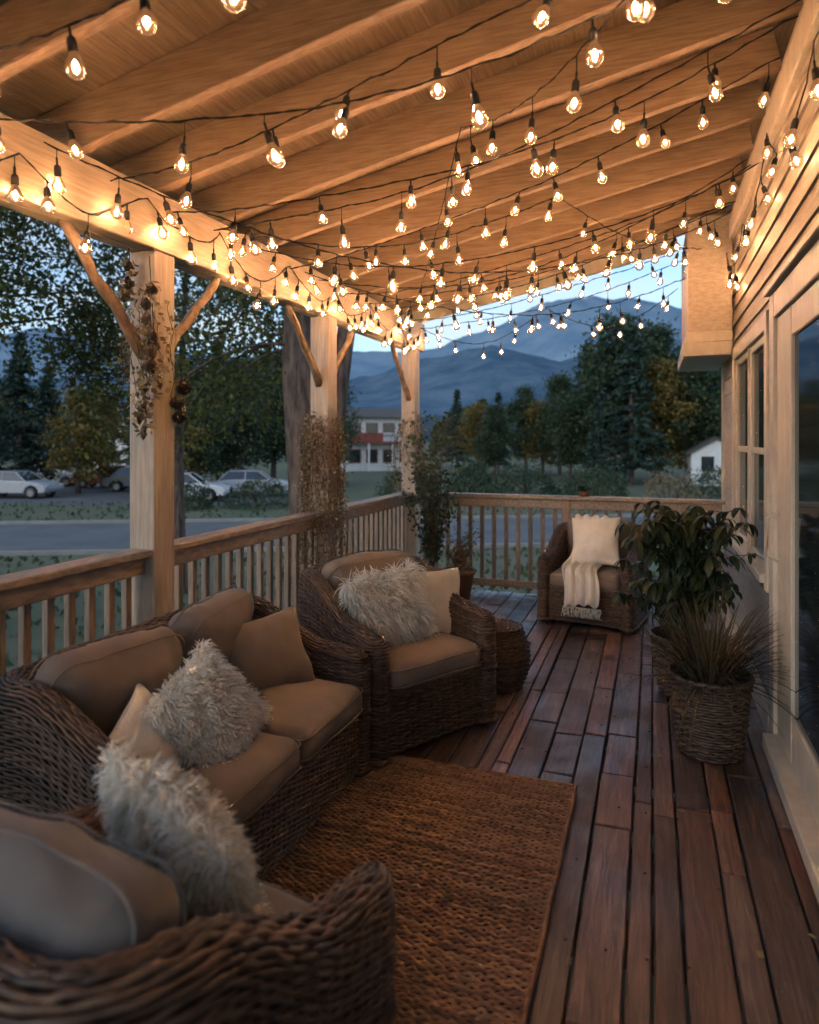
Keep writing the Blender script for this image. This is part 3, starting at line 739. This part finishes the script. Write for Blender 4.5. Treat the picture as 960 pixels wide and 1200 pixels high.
# ------------------------------------------------------------------ ground, roads
GZ=-1.6
def sheet(name,pts,z,m):
    mb=MB(); mb.add([(x,y,z) for x,y in pts],[list(range(len(pts)))]); return mb.obj(name,m)
grass=mat('grass_ground',(.070,.095,.048),(.125,.12,.068),rough=.95,scale=.35,detail=6,bump=.6,bdist=.05,lo=.35,hi=.65)
sheet('ground',[(-6000,-6000),(6000,-6000),(6000,6000),(-6000,6000)],GZ,grass)
def strip(name,p,q,w,z,m):
    p=np.array(p);q=np.array(q);d=(q-p)/np.linalg.norm(q-p);n=np.array([-d[1],d[0]])*w/2
    return sheet(name,[tuple(p-n),tuple(q-n),tuple(q+n),tuple(p+n)],z,m)
A=bearing(-1.6,20);B=bearing(1.4,27)
strip('road',A,B,7.0,GZ+.006,asphalt)
d=np.array(B)-np.array(A); d/=np.linalg.norm(d); nn=np.array([-d[1],d[0]])
for sg in(-1,1):
    k=MB(); ang2=math.atan2(d[1],d[0]); L=np.linalg.norm(np.array(B)-np.array(A)); c=np.array(A)+nn*sg*3.6
    M=Matrix.Translation((c[0],c[1],GZ))@Matrix.Rotation(ang2,4,'Z'); k.box(0,L,-.08,.08,0,.12,M); k.obj('kerb',concrete)
lp=[bearing(-1.0,33),bearing(-.12,33),bearing(-.10,50),bearing(-1.0,52)]
sheet('parking_lot',lp,GZ+.005,asphalt)
gt=MB()
C=[]
for _ in range(9000):
    r=RS.uniform(-1.2,1.2); dd=RS.uniform(8,34); x,y=bearing(r,dd)
    if x<LX-.4 or y>BY+.5: C.append((x,y,GZ+.05))
C=np.array(C)
keep=np.abs((C[:,:2]-np.array(A))@nn)>3.9
gt.leaves(C[keep],.17,flat=-.8); gt.obj('grass_tufts',leafG)

# ------------------------------------------------------------------ trees
def grow(seed,H,tr,cb,cr,nl,per,leaf,sig=.5,lean=(0,0),upr=.6):
    rs=np.random.RandomState(seed); tb=MB(); C=[]
    n=14; P=[np.array([lean[0]*t*H+.03*H*math.sin(t*4+seed)*t,lean[1]*t*H+.025*H*math.cos(t*3+seed)*t,H*t*.92]) for t in np.linspace(0,1,n)]
    P=np.array(P); tb.tube(P,tr*(1-.88*np.linspace(0,1,n)**.9),10)
    for i in range(nl):
        t=cb+(1-cb)*rs.rand()**.9; p=np.array([np.interp(t,np.linspace(0,1,n),P[:,k]) for k in range(3)])
        a=rs.rand()*6.283; prof=math.sin(min(1,(t-cb)/(1-cb)*.8+.25)*math.pi)**.6 if t<.99 else .3; L=cr*max(.3,prof)*(.6+.5*rs.rand())
        d=np.array([math.cos(a),math.sin(a),upr*(.3+rs.rand())]); Q=[p]
        for k in range(6):
            d=d+rs.normal(0,.16,3)+np.array([0,0,-.07]); d/=np.linalg.norm(d); Q.append(Q[-1]+d*L/6)
        Q=np.array(Q); tb.tube(Q,np.linspace(tr*.28*(1.1-t),.01,7),5)
        for k in range(2,7):
            for m_ in range(2):
                c=Q[k]+rs.normal(0,.12*cr,3)*np.array([1,1,.8]); tb.tube([Q[k],(Q[k]+c)/2+rs.normal(0,.04,3),c],[.012,.008,.004],3)
                C.append(c+rs.normal(0,1,(per,3))*np.array([sig,sig,sig*.75])*rs.uniform(.4,1.1))
    return tb,np.concatenate(C)
def tree_data(name,lm,bk,**k):
    leaf=k['leaf']; tb,C=grow(**k); lb=MB(); lb.leaves(C,leaf,rs=np.random.RandomState(k['seed']))
    a=tb.obj('trunk_and_limbs',bk,None,True); b=lb.obj('foliage',lm); md=(a.data,b.data)
    bpy.data.objects.remove(a); bpy.data.objects.remove(b); return md
def put(name,md,loc,rz=0,s=1):
    e=empty(name,loc,rz); e.scale=(s,s,s)
    for n_,m_ in zip(('trunk_and_limbs','foliage'),md): link(n_,m_,e)
def conifer(seed,H,r,n=36):
    rs=np.random.RandomState(seed); tb=MB(); lb=MB(); tb.tube([(0,0,0),(0,0,H*.5),(0,0,H)],[H*.018,H*.011,.02],8); C=[]
    for i in range(n*5):
        t=.08+.92*rs.rand()**.85; L=(1-t)**.8*r*(.65+.5*rs.rand())+.12; a=rs.rand()*6.283; z=H*t
        d=np.array([math.cos(a),math.sin(a),0])
        pts=np.array([[*(d[:2]*L*s_),z+.10*L*s_-.28*L*s_*s_] for s_ in np.linspace(0,1,5)])
        tb.tube(pts,np.linspace(.03,.008,5),3,False)
        m=int(10+34*L/r); s_=rs.rand(m)**.7
        c=np.stack([d[0]*L*s_,d[1]*L*s_,z+.10*L*s_-.28*L*s_**2],1)+rs.normal(0,.09*r*.5,(m,3))*[1,1,.5]
        C.append(c)
    C=np.concatenate(C); lb.leaves(C,.42*r/2.6,asp=.4,flat=.4,rs=rs)
    a=tb.obj('t',bark); b=lb.obj('f',leafP); md=(a.data,b.data); bpy.data.objects.remove(a); bpy.data.objects.remove(b); return md
decA=tree_data('a',leafG,bark,seed=3,H=13,tr=.30,cb=.18,cr=3.6,nl=46,per=34,leaf=.30,sig=.62)
decB=tree_data('b',leafG,bark,seed=8,H=12,tr=.26,cb=.12,cr=3.0,nl=44,per=34,leaf=.28,sig=.55)
decY=tree_data('y',leafY,bark,seed=5,H=8,tr=.2,cb=.2,cr=2.3,nl=30,per=28,leaf=.24,sig=.42)
conA=conifer(2,14,3.2,44); conB=conifer(6,12,2.6,40)
def T(name,md,r,d,s=1,dz=0):
    x,y=bearing(r,d); put(name,md,(x,y,GZ+dz),random.uniform(0,6.28),s)
T('cottonwood_tree',decA,.30,52,1.0); T('cottonwood_tree',decB,.36,56,1.06); T('pine_tree',conA,.325,48,.82)
T('cottonwood_tree',decB,.22,60,.74); T('cottonwood_tree',decA,.17,64,.64); T('pine_tree',conB,.13,66,.64)
T('yellow_aspen_tree',decY,.195,62,.85); T('cottonwood_tree',decB,.42,50,.85); T('yellow_aspen_tree',decY,.365,50,1.15); T('cottonwood_tree',decA,.43,60,.95)
T('cottonwood_tree',decB,.49,54,1.0); T('pine_tree',conA,.26,58,.82); T('cottonwood_tree',decB,.60,52,1.1); T('yellow_aspen_tree',decY,.10,72,.9)
T('pine_tree',conB,.07,80,.75); T('cottonwood_tree',decA,.235,54,.55); T('cottonwood_tree',decB,.125,56,.5); T('pine_tree',conB,.275,46,.5)
T('pine_tree',conA,-.57,42,.70); T('pine_tree',conB,-.62,38,.72); T('pine_tree',conA,-.53,50,.62); T('yellow_aspen_tree',decY,-.485,40,.80); T('yellow_aspen_tree',decY,-.45,44,.8)
T('cottonwood_tree',decB,-.37,40,.52); T('cottonwood_tree',decA,-.31,38,.55); T('yellow_aspen_tree',decY,-.345,36,.75); T('cottonwood_tree',decB,-.25,42,.68); T('cottonwood_tree',decA,-.20,46,.72)
T('pine_tree',conB,-.40,56,.7); T('cottonwood_tree',decA,-.13,50,.70); T('cottonwood_tree',decB,-.115,46,.55); T('cottonwood_tree',decA,-.75,42,.9); T('pine_tree',conA,-.28,50,.75)
nb1=tree_data('n1',leafA,bark,seed=21,H=9.5,tr=.22,cb=.46,cr=3.8,nl=44,per=66,leaf=.10,sig=.40,upr=.2)
nb2=tree_data('n2',leafA,bark,seed=25,H=9,tr=.14,cb=.42,cr=2.8,nl=32,per=58,leaf=.095,sig=.36,upr=.15)
x,y=bearing(-.70,11.0); put('birch_tree',nb1,(x,y,GZ),1.0)
x,y=bearing(-.335,14); put('birch_tree',nb2,(x,y,GZ),2.0,1.05)
def bigtree():
    x,y=bearing(-.155,9.2); e=empty('old_shade_tree',(x,y,GZ)); mb=MB()
    def ridged(P,R,k=44,seed=0):
        P=np.array(P,float);n=len(P);V=[]
        for i in range(n):
            for j in range(k):
                a=j/k*6.2832; rg=noise.ridged_multi_fractal(Vector((math.cos(a)*2.6,math.sin(a)*2.6,P[i][2]*.55+seed)),.8,2.2,4,1.0,2.0)
                r=R[i]*(1-.13+.15*rg*.8); V.append((P[i][0]+r*math.cos(a),P[i][1]+r*math.sin(a),P[i][2]))
        F=[[i*k+j,i*k+(j+1)%k,(i+1)*k+(j+1)%k,(i+1)*k+j] for i in range(n-1) for j in range(k)]
        mb.add(V,F)
    zs=np.linspace(0,6.5,90); ridged([(.05*math.sin(z),.04*math.cos(z*.8),z) for z in zs],[.25+.25*math.exp(-z*1.6)+.012*math.sin(z*2) -.01*z for z in zs])
    zs=np.linspace(2.2,6.8,60); ridged([(.16+.28*(z-2.2)**.8*.55,.1+.1*(z-2.2),z) for z in zs],[.15-.012*(z-2.2) for z in zs],30,5)
    mb.obj('trunk',bark,e,True)
    tb,C=grow(31,5.5,.2,.1,3.4,30,40,.1,sig=.42,upr=.4)
    tb.v=[v+np.array([0,0,5.2]) for v in tb.v]; lb=MB(); lb.leaves(C+np.array([0,0,5.2]),.10); tb.obj('limbs',bark,e,True); lb.obj('foliage',leafA,e)
    tb=MB(); C=[]; rs=np.random.RandomState(12)
    for i in range(13):
        a=rs.uniform(2.2,4.2); L=rs.uniform(1.4,3.0); z0=rs.uniform(4.2,5.8); P=[]
        dr=rs.uniform(.9,1.1)*1.5
        for k in range(9):
            t=k/8; P.append((L*math.cos(a)*t,L*math.sin(a)*t,z0+.3*t-dr*t**2.2))
        tb.tube(P,np.linspace(.03,.004,9),4)
        for k in range(3,9): C.append(np.array(P[k])+rs.normal(0,1,(36,3))*[.26,.26,.3])
    lb=MB(); lb.leaves(np.concatenate(C),.085); tb.obj('hanging_branches',bark,e,True); lb.obj('hanging_leaves',leafA,e)
bigtree()
def bush(name,r,d,rad,hh,lm,n=2600,leaf=.12):
    x,y=bearing(r,d); e=empty(name,(x,y,GZ)); rs=np.random.RandomState(int(d*10)); lb=MB(); tb=MB()
    u=rs.normal(size=(n,3)); u/=np.linalg.norm(u,axis=1)[:,None]; rr=(.72+.33*rs.rand(n))[:,None]
    P=u*rr; P[:,2]=np.abs(P[:,2]); 
    w=np.array([noise.noise(Vector(p)*2.2+Vector((d,0,0))) for p in P])[:,None]; P=P*(1+.35*w)
    lb.leaves(P*[rad,rad,hh],leaf,rs=rs)
    for i in range(14):
        a=rs.rand()*6.28; tb.tube([(0,0,0),(rad*.4*math.cos(a),rad*.4*math.sin(a),hh*.5),(rad*.7*math.cos(a),rad*.7*math.sin(a),hh*.85)],[.03,.02,.01],4)
    tb.obj('stems',twig,e); lb.obj('foliage',lm,e)
bush('round_shrub',.095,34,1.5,2.0,leafG,3500,.14); bush('round_shrub',.38,30,1.4,1.7,leafDry,1800,.12)
bush('round_shrub',.27,38,2.0,1.6,leafG,2500,.15); bush('round_shrub',-.33,31,1.3,1.2,leafG,2000,.12); bush('round_shrub',.17,40,2.2,1.7,leafG,2600,.15)
bush('round_shrub',-.22,32,1.6,1.3,leafG,2000,.12); bush('round_shrub',.46,36,2.0,1.8,leafG,2400,.14); bush('round_shrub',.0,38,1.8,1.5,leafG,2400,.14)
def forest():
    lb=MB(); tb=MB(); rs=np.random.RandomState(40)
    for i in range(230):
        r=rs.uniform(-1.3,1.3); d=rs.uniform(85,190); x,y=bearing(r,d); H=rs.uniform(6,11); w=H*rs.uniform(.2,.32)
        if -.1<r<.06: H*=.55
        n=170; z=rs.rand(n)**.8; rad=w*np.sqrt(np.clip(1-z,0,1))*rs.rand(n)**.4; a=rs.rand(n)*6.283
        lb.leaves(np.stack([x+rad*np.cos(a),y+rad*np.sin(a),GZ+.6+z*H],1),1.3,rs=rs)
        tb.tube([(x,y,GZ),(x,y,GZ+H*.4),(x,y,GZ+H*.8)],[.3,.2,.06],4)
    e=empty('distant_treeline'); lb.obj('crowns',leafG,e); tb.obj('trunks',bark,e)
forest()

# ------------------------------------------------------------------ buildings
def lodge():
    x,y=bearing(-.045,68); e=empty('white_lodge_building',(x,y,GZ),YAW+.25)
    b=MB(); b.box(-3.6,3.6,0,7,0,5.4); b.obj('walls',white,e)
    r=MB(); r.add([(-4.1,-.7,5.35),(4.1,-.7,5.35),(4.1,7.6,5.35),(-4.1,7.6,5.35),(-4.1,3.5,6.4),(4.1,3.5,6.4)],[[0,1,5,4],[2,3,4,5],[0,4,3],[1,2,5],[3,2,1,0]]); r.obj('roof',roofm,e)
    f=MB(); f.box(-3.6,3.6,-1.1,-.02,2.75,2.95); f.box(-3.6,.2,-1.12,-1.05,2.96,3.8); f.obj('balcony',redp,e)
    f=MB()
    for k in range(18): f.box(.3+k*.19,.36+k*.19,-1.11,-1.06,2.96,3.7)
    f.box(.2,3.6,-1.12,-1.05,3.7,3.8); f.obj('balcony_rail',white,e)
    g=MB(); t=MB()
    for zz in(.9,3.5):
        for xx in(-2.9,-1.2,.5,2.2):
            g.box(xx,xx+1.0,-.03,-.01,zz,zz+1.2); t.box(xx-.09,xx,-.06,.0,zz-.09,zz+1.29); t.box(xx+1,xx+1.09,-.06,0,zz-.09,zz+1.29); t.box(xx,xx+1,-.06,0,zz+1.2,zz+1.29); t.box(xx,xx+1,-.06,0,zz-.09,zz)
    g.obj('windows',glass_dark,e); t.obj('window_trim',redp,e)
    p=MB()
    for xx in(-3.5,-1.2,1.2,3.4): p.box(xx-.08,xx+.08,-1.1,-.95,0,2.75)
    p.obj('balcony_posts',white,e)
lodge()
def cottage(r,d,w,hh,name):
    x,y=bearing(r,d); e=empty(name,(x,y,GZ),YAW-.3)
    b=MB(); b.add([(-w,0,0),(w,0,0),(w,0,hh),(0,0,hh+w*.6),(-w,0,hh),(-w,5,0),(w,5,0),(w,5,hh),(0,5,hh+w*.6),(-w,5,hh)],[[0,1,2,3,4],[9,8,7,6,5],[0,4,9,5],[1,6,7,2]]); b.obj('walls',white,e)
    q=MB()
    for sg in(-1,1):
        q.add([(0,-.3,hh+w*.6+.05),(sg*(w+.3),-.3,hh-.13),(sg*(w+.3),5.3,hh-.13),(0,5.3,hh+w*.6+.05),(0,-.3,hh+w*.6+.17),(sg*(w+.3),-.3,hh-.01),(sg*(w+.3),5.3,hh-.01),(0,5.3,hh+w*.6+.17)],[[0,1,2,3],[7,6,5,4],[0,4,5,1],[1,5,6,2],[2,6,7,3],[3,7,4,0]])
    q.obj('roof',roofm,e)
    g=MB(); g.box(-w*.6,-w*.1,-.03,-.005,1,2.0); g.box(w*.25,w*.7,-.03,-.005,.02,2.0); g.obj('window_and_door',glass_dark,e)
cottage(.45,46,1.6,2.2,'white_shed'); cottage(-.42,62,3.2,2.8,'white_cottage')

# ------------------------------------------------------------------ parked cars
def car(r,d,rz,paint,s=1.0):
    x,y=bearing(r,d); e=empty('parked_car',(x,y,GZ),rz); e.scale=(s,s,s)
    pm=mat('car_paint_%d'%int(d*10),paint,tuple(c*.95 for c in paint),rough=.25,spec=.6,detail=0)
    prof=[(-2.15,.35),(-2.2,.62),(-2.1,.86),(-1.5,.93),(-.95,.97),(.95,.95),(1.7,.86),(2.12,.72),(2.2,.5),(2.15,.33)]
    arch=[]
    for cx in(1.38,-1.38):
        arch+= [(cx+.40*math.cos(a),.30+.40*math.sin(a)) for a in np.linspace(0,math.pi,9)]
    full=prof+arch; n=len(full); b=MB()
    V=[(px,-.86,pz) for px,pz in full]+[(px,.86,pz) for px,pz in full]
    F=[list(range(n)),list(range(2*n-1,n-1,-1))]+[[i,i+n,(i+1)%n+n,(i+1)%n] for i in range(n)]
    b.add(V,F); b.obj('body',pm,e,bevel=.05,seg=3)
    g=MB(); g.add([(-1.75,-.74,.93),(1.0,-.74,.93),(.35,-.60,1.40),(-1.25,-.60,1.40),(-1.75,.74,.93),(1.0,.74,.93),(.35,.60,1.40),(-1.25,.60,1.40)],[[0,1,2,3],[7,6,5,4],[1,5,6,2],[4,0,3,7],[3,2,6,7]]); g.obj('windows',glass_dark,e)
    rf=MB(); rf.box(-1.22,.33,-.60,.60,1.395,1.44)
    for yy in(-1,1):
        for (xa,xb) in((-1.75,-1.25),(1.0,.35),(-.35,-.32)):
            rf.tube([(xa,yy*.745,.93),(xb,yy*.608,1.41)],.035,5)
    rf.obj('roof_and_pillars',pm,e,bevel=.02,seg=2)
    w=MB(); hb=MB()
    for cx in(1.38,-1.38):
        for yy in(-.78,.78):
            M=Matrix.Translation((cx,yy,.31))@Matrix.Rotation(math.pi/2,4,'X')
            w.rev([(0,-.1),(.26,-.11),(.31,-.08),(.31,.08),(.26,.11),(0,.1)],(0,0,0),20,M); hb.rev([(0,-.118),(.18,-.115),(.18,.115),(0,.118)],(0,0,0),10,M)
    w.obj('tyres',blk,e,True); hb.obj('hubs',concrete,e)
    l=MB(); l.box(2.14,2.19,-.78,-.5,.62,.74); l.box(2.14,2.19,.5,.78,.62,.74); l.obj('headlights',white,e); l=MB(); l.box(-2.2,-2.12,-.8,-.55,.68,.82); l.box(-2.2,-2.12,.55,.8,.68,.82); l.obj('tail_lights',redp,e)
car(-.53,46,YAW+.2,(.7,.7,.72)); car(-.575,37,YAW-.1,(.35,.37,.4)); car(-.33,35,YAW+.1,(.72,.72,.74)); car(-.23,38,YAW+.15,(.5,.5,.52)); car(-.44,45,YAW+3.2,(.25,.05,.04)); car(-.66,44,YAW+.1,(.1,.12,.2)); car(-.39,42,YAW+.2,(.12,.12,.13))

# ------------------------------------------------------------------ mountains
def ridge(name,R0,R1,prof,seed,m,rough=.16):
    na,nr=420,46; rr=[p[0] for p in prof]; hh=[p[1] for p in prof]; V=[]
    for j in range(nr):
        t=j/(nr-1); R_=R0+(R1-R0)*t
        for i in range(na):
            a=-1.25+2.4*i/(na-1)
            rx=math.sin(a-YAW)*R_; ry_=math.cos(a-YAW)*R_
            top=np.interp(math.tan(a),rr,hh)*R1*math.cos(a)
            nz=noise.hetero_terrain(Vector((rx,ry_,0))*(2.6/R1*2.2)+Vector((seed,0,0)),.9,2.1,6,.7)
            z=top*(t**1.0)*(1+rough*(nz-1.0)*(1.2-.75*t)) 
            V.append((rx,ry_,GZ-3+max(-2,z)))
    F=[[j*na+i,j*na+i+1,(j+1)*na+i+1,(j+1)*na+i] for j in range(nr-1) for i in range(na-1)]
    mb=MB(); mb.add(V,F); mb.obj(name,m,None,True)
mfar=mat('mountain_far',(.13,.22,.32),(.22,.31,.40),rough=1,scale=.004,detail=6,spec=0,bump=.9,bdist=30)  # distance haze painted into the ridge colours, bluer and paler farther away
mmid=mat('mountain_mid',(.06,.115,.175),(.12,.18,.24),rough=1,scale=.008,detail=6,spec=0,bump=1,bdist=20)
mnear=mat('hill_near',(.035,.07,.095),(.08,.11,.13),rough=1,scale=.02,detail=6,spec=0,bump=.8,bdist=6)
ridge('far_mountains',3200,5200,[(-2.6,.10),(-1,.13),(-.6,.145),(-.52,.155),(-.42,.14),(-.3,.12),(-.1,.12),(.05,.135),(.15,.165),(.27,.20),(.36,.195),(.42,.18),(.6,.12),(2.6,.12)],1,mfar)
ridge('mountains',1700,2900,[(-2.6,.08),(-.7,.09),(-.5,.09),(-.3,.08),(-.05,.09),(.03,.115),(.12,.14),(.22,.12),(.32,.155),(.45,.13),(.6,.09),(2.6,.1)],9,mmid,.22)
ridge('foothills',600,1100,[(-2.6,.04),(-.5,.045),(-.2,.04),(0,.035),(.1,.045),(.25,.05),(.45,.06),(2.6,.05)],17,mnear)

# ------------------------------------------------------------------ sky and sun
EL=math.radians(16); ROT=math.radians(205)
w=bpy.data.worlds.new('World'); S.world=w; w.use_nodes=True; nt=w.node_tree; bg=nt.nodes['Background']
sk=nt.nodes.new('ShaderNodeTexSky'); sk.sky_type='NISHITA'; sk.sun_disc=False; sk.sun_elevation=EL; sk.sun_rotation=ROT; sk.ozone_density=4.0; sk.air_density=1.0; sk.dust_density=.6
tc=nt.nodes.new('ShaderNodeTexCoord'); mp=nt.nodes.new('ShaderNodeMapping'); mp.inputs['Scale'].default_value=(2.2,2.2,9)
nz=nt.nodes.new('ShaderNodeTexNoise'); nz.inputs['Scale'].default_value=1.6; nz.inputs['Detail'].default_value=6
rp=nt.nodes.new('ShaderNodeValToRGB'); rp.color_ramp.elements[0].position=.36; rp.color_ramp.elements[1].position=.62
mx=nt.nodes.new('ShaderNodeMix'); mx.data_type='RGBA'; mx.inputs[7].default_value=(2.9,3.3,3.6,1)
L=nt.links; L.new(tc.outputs['Generated'],mp.inputs[0]); L.new(mp.outputs[0],nz.inputs['Vector']); L.new(nz.outputs['Fac'],rp.inputs[0])
ml=nt.nodes.new('ShaderNodeMath'); ml.operation='MULTIPLY'; ml.inputs[1].default_value=.75
L.new(rp.outputs[0],ml.inputs[0]); L.new(ml.outputs[0],mx.inputs[0]); L.new(sk.outputs[0],mx.inputs[6]); L.new(mx.outputs[2],bg.inputs['Color'])
bg.inputs['Strength'].default_value=.28
sd=bpy.data.lights.new('sun','SUN'); sd.energy=.3; sd.angle=math.radians(8); sd.color=(1,.86,.72)
so=bpy.data.objects.new('sun',sd); COL.objects.link(so)
dirv=Vector((math.sin(ROT)*math.cos(EL),math.cos(ROT)*math.cos(EL),math.sin(EL)))
so.rotation_euler=dirv.to_track_quat('Z','Y').to_euler(); so.location=(0,-5,20)

# ------------------------------------------------------------------ camera
cd=bpy.data.cameras.new('camera'); cam=bpy.data.objects.new('camera',cd); COL.objects.link(cam)
cam.location=(0,0,1.55); cam.rotation_euler=(math.pi/2,0,YAW)
cd.sensor_fit='VERTICAL'; cd.sensor_height=36; cd.lens=24; cd.shift_y=-85/1200
cd.clip_start=.05; cd.clip_end=20000
cd.dof.use_dof=True; cd.dof.focus_distance=3.6; cd.dof.aperture_fstop=1.8
S.camera=cam
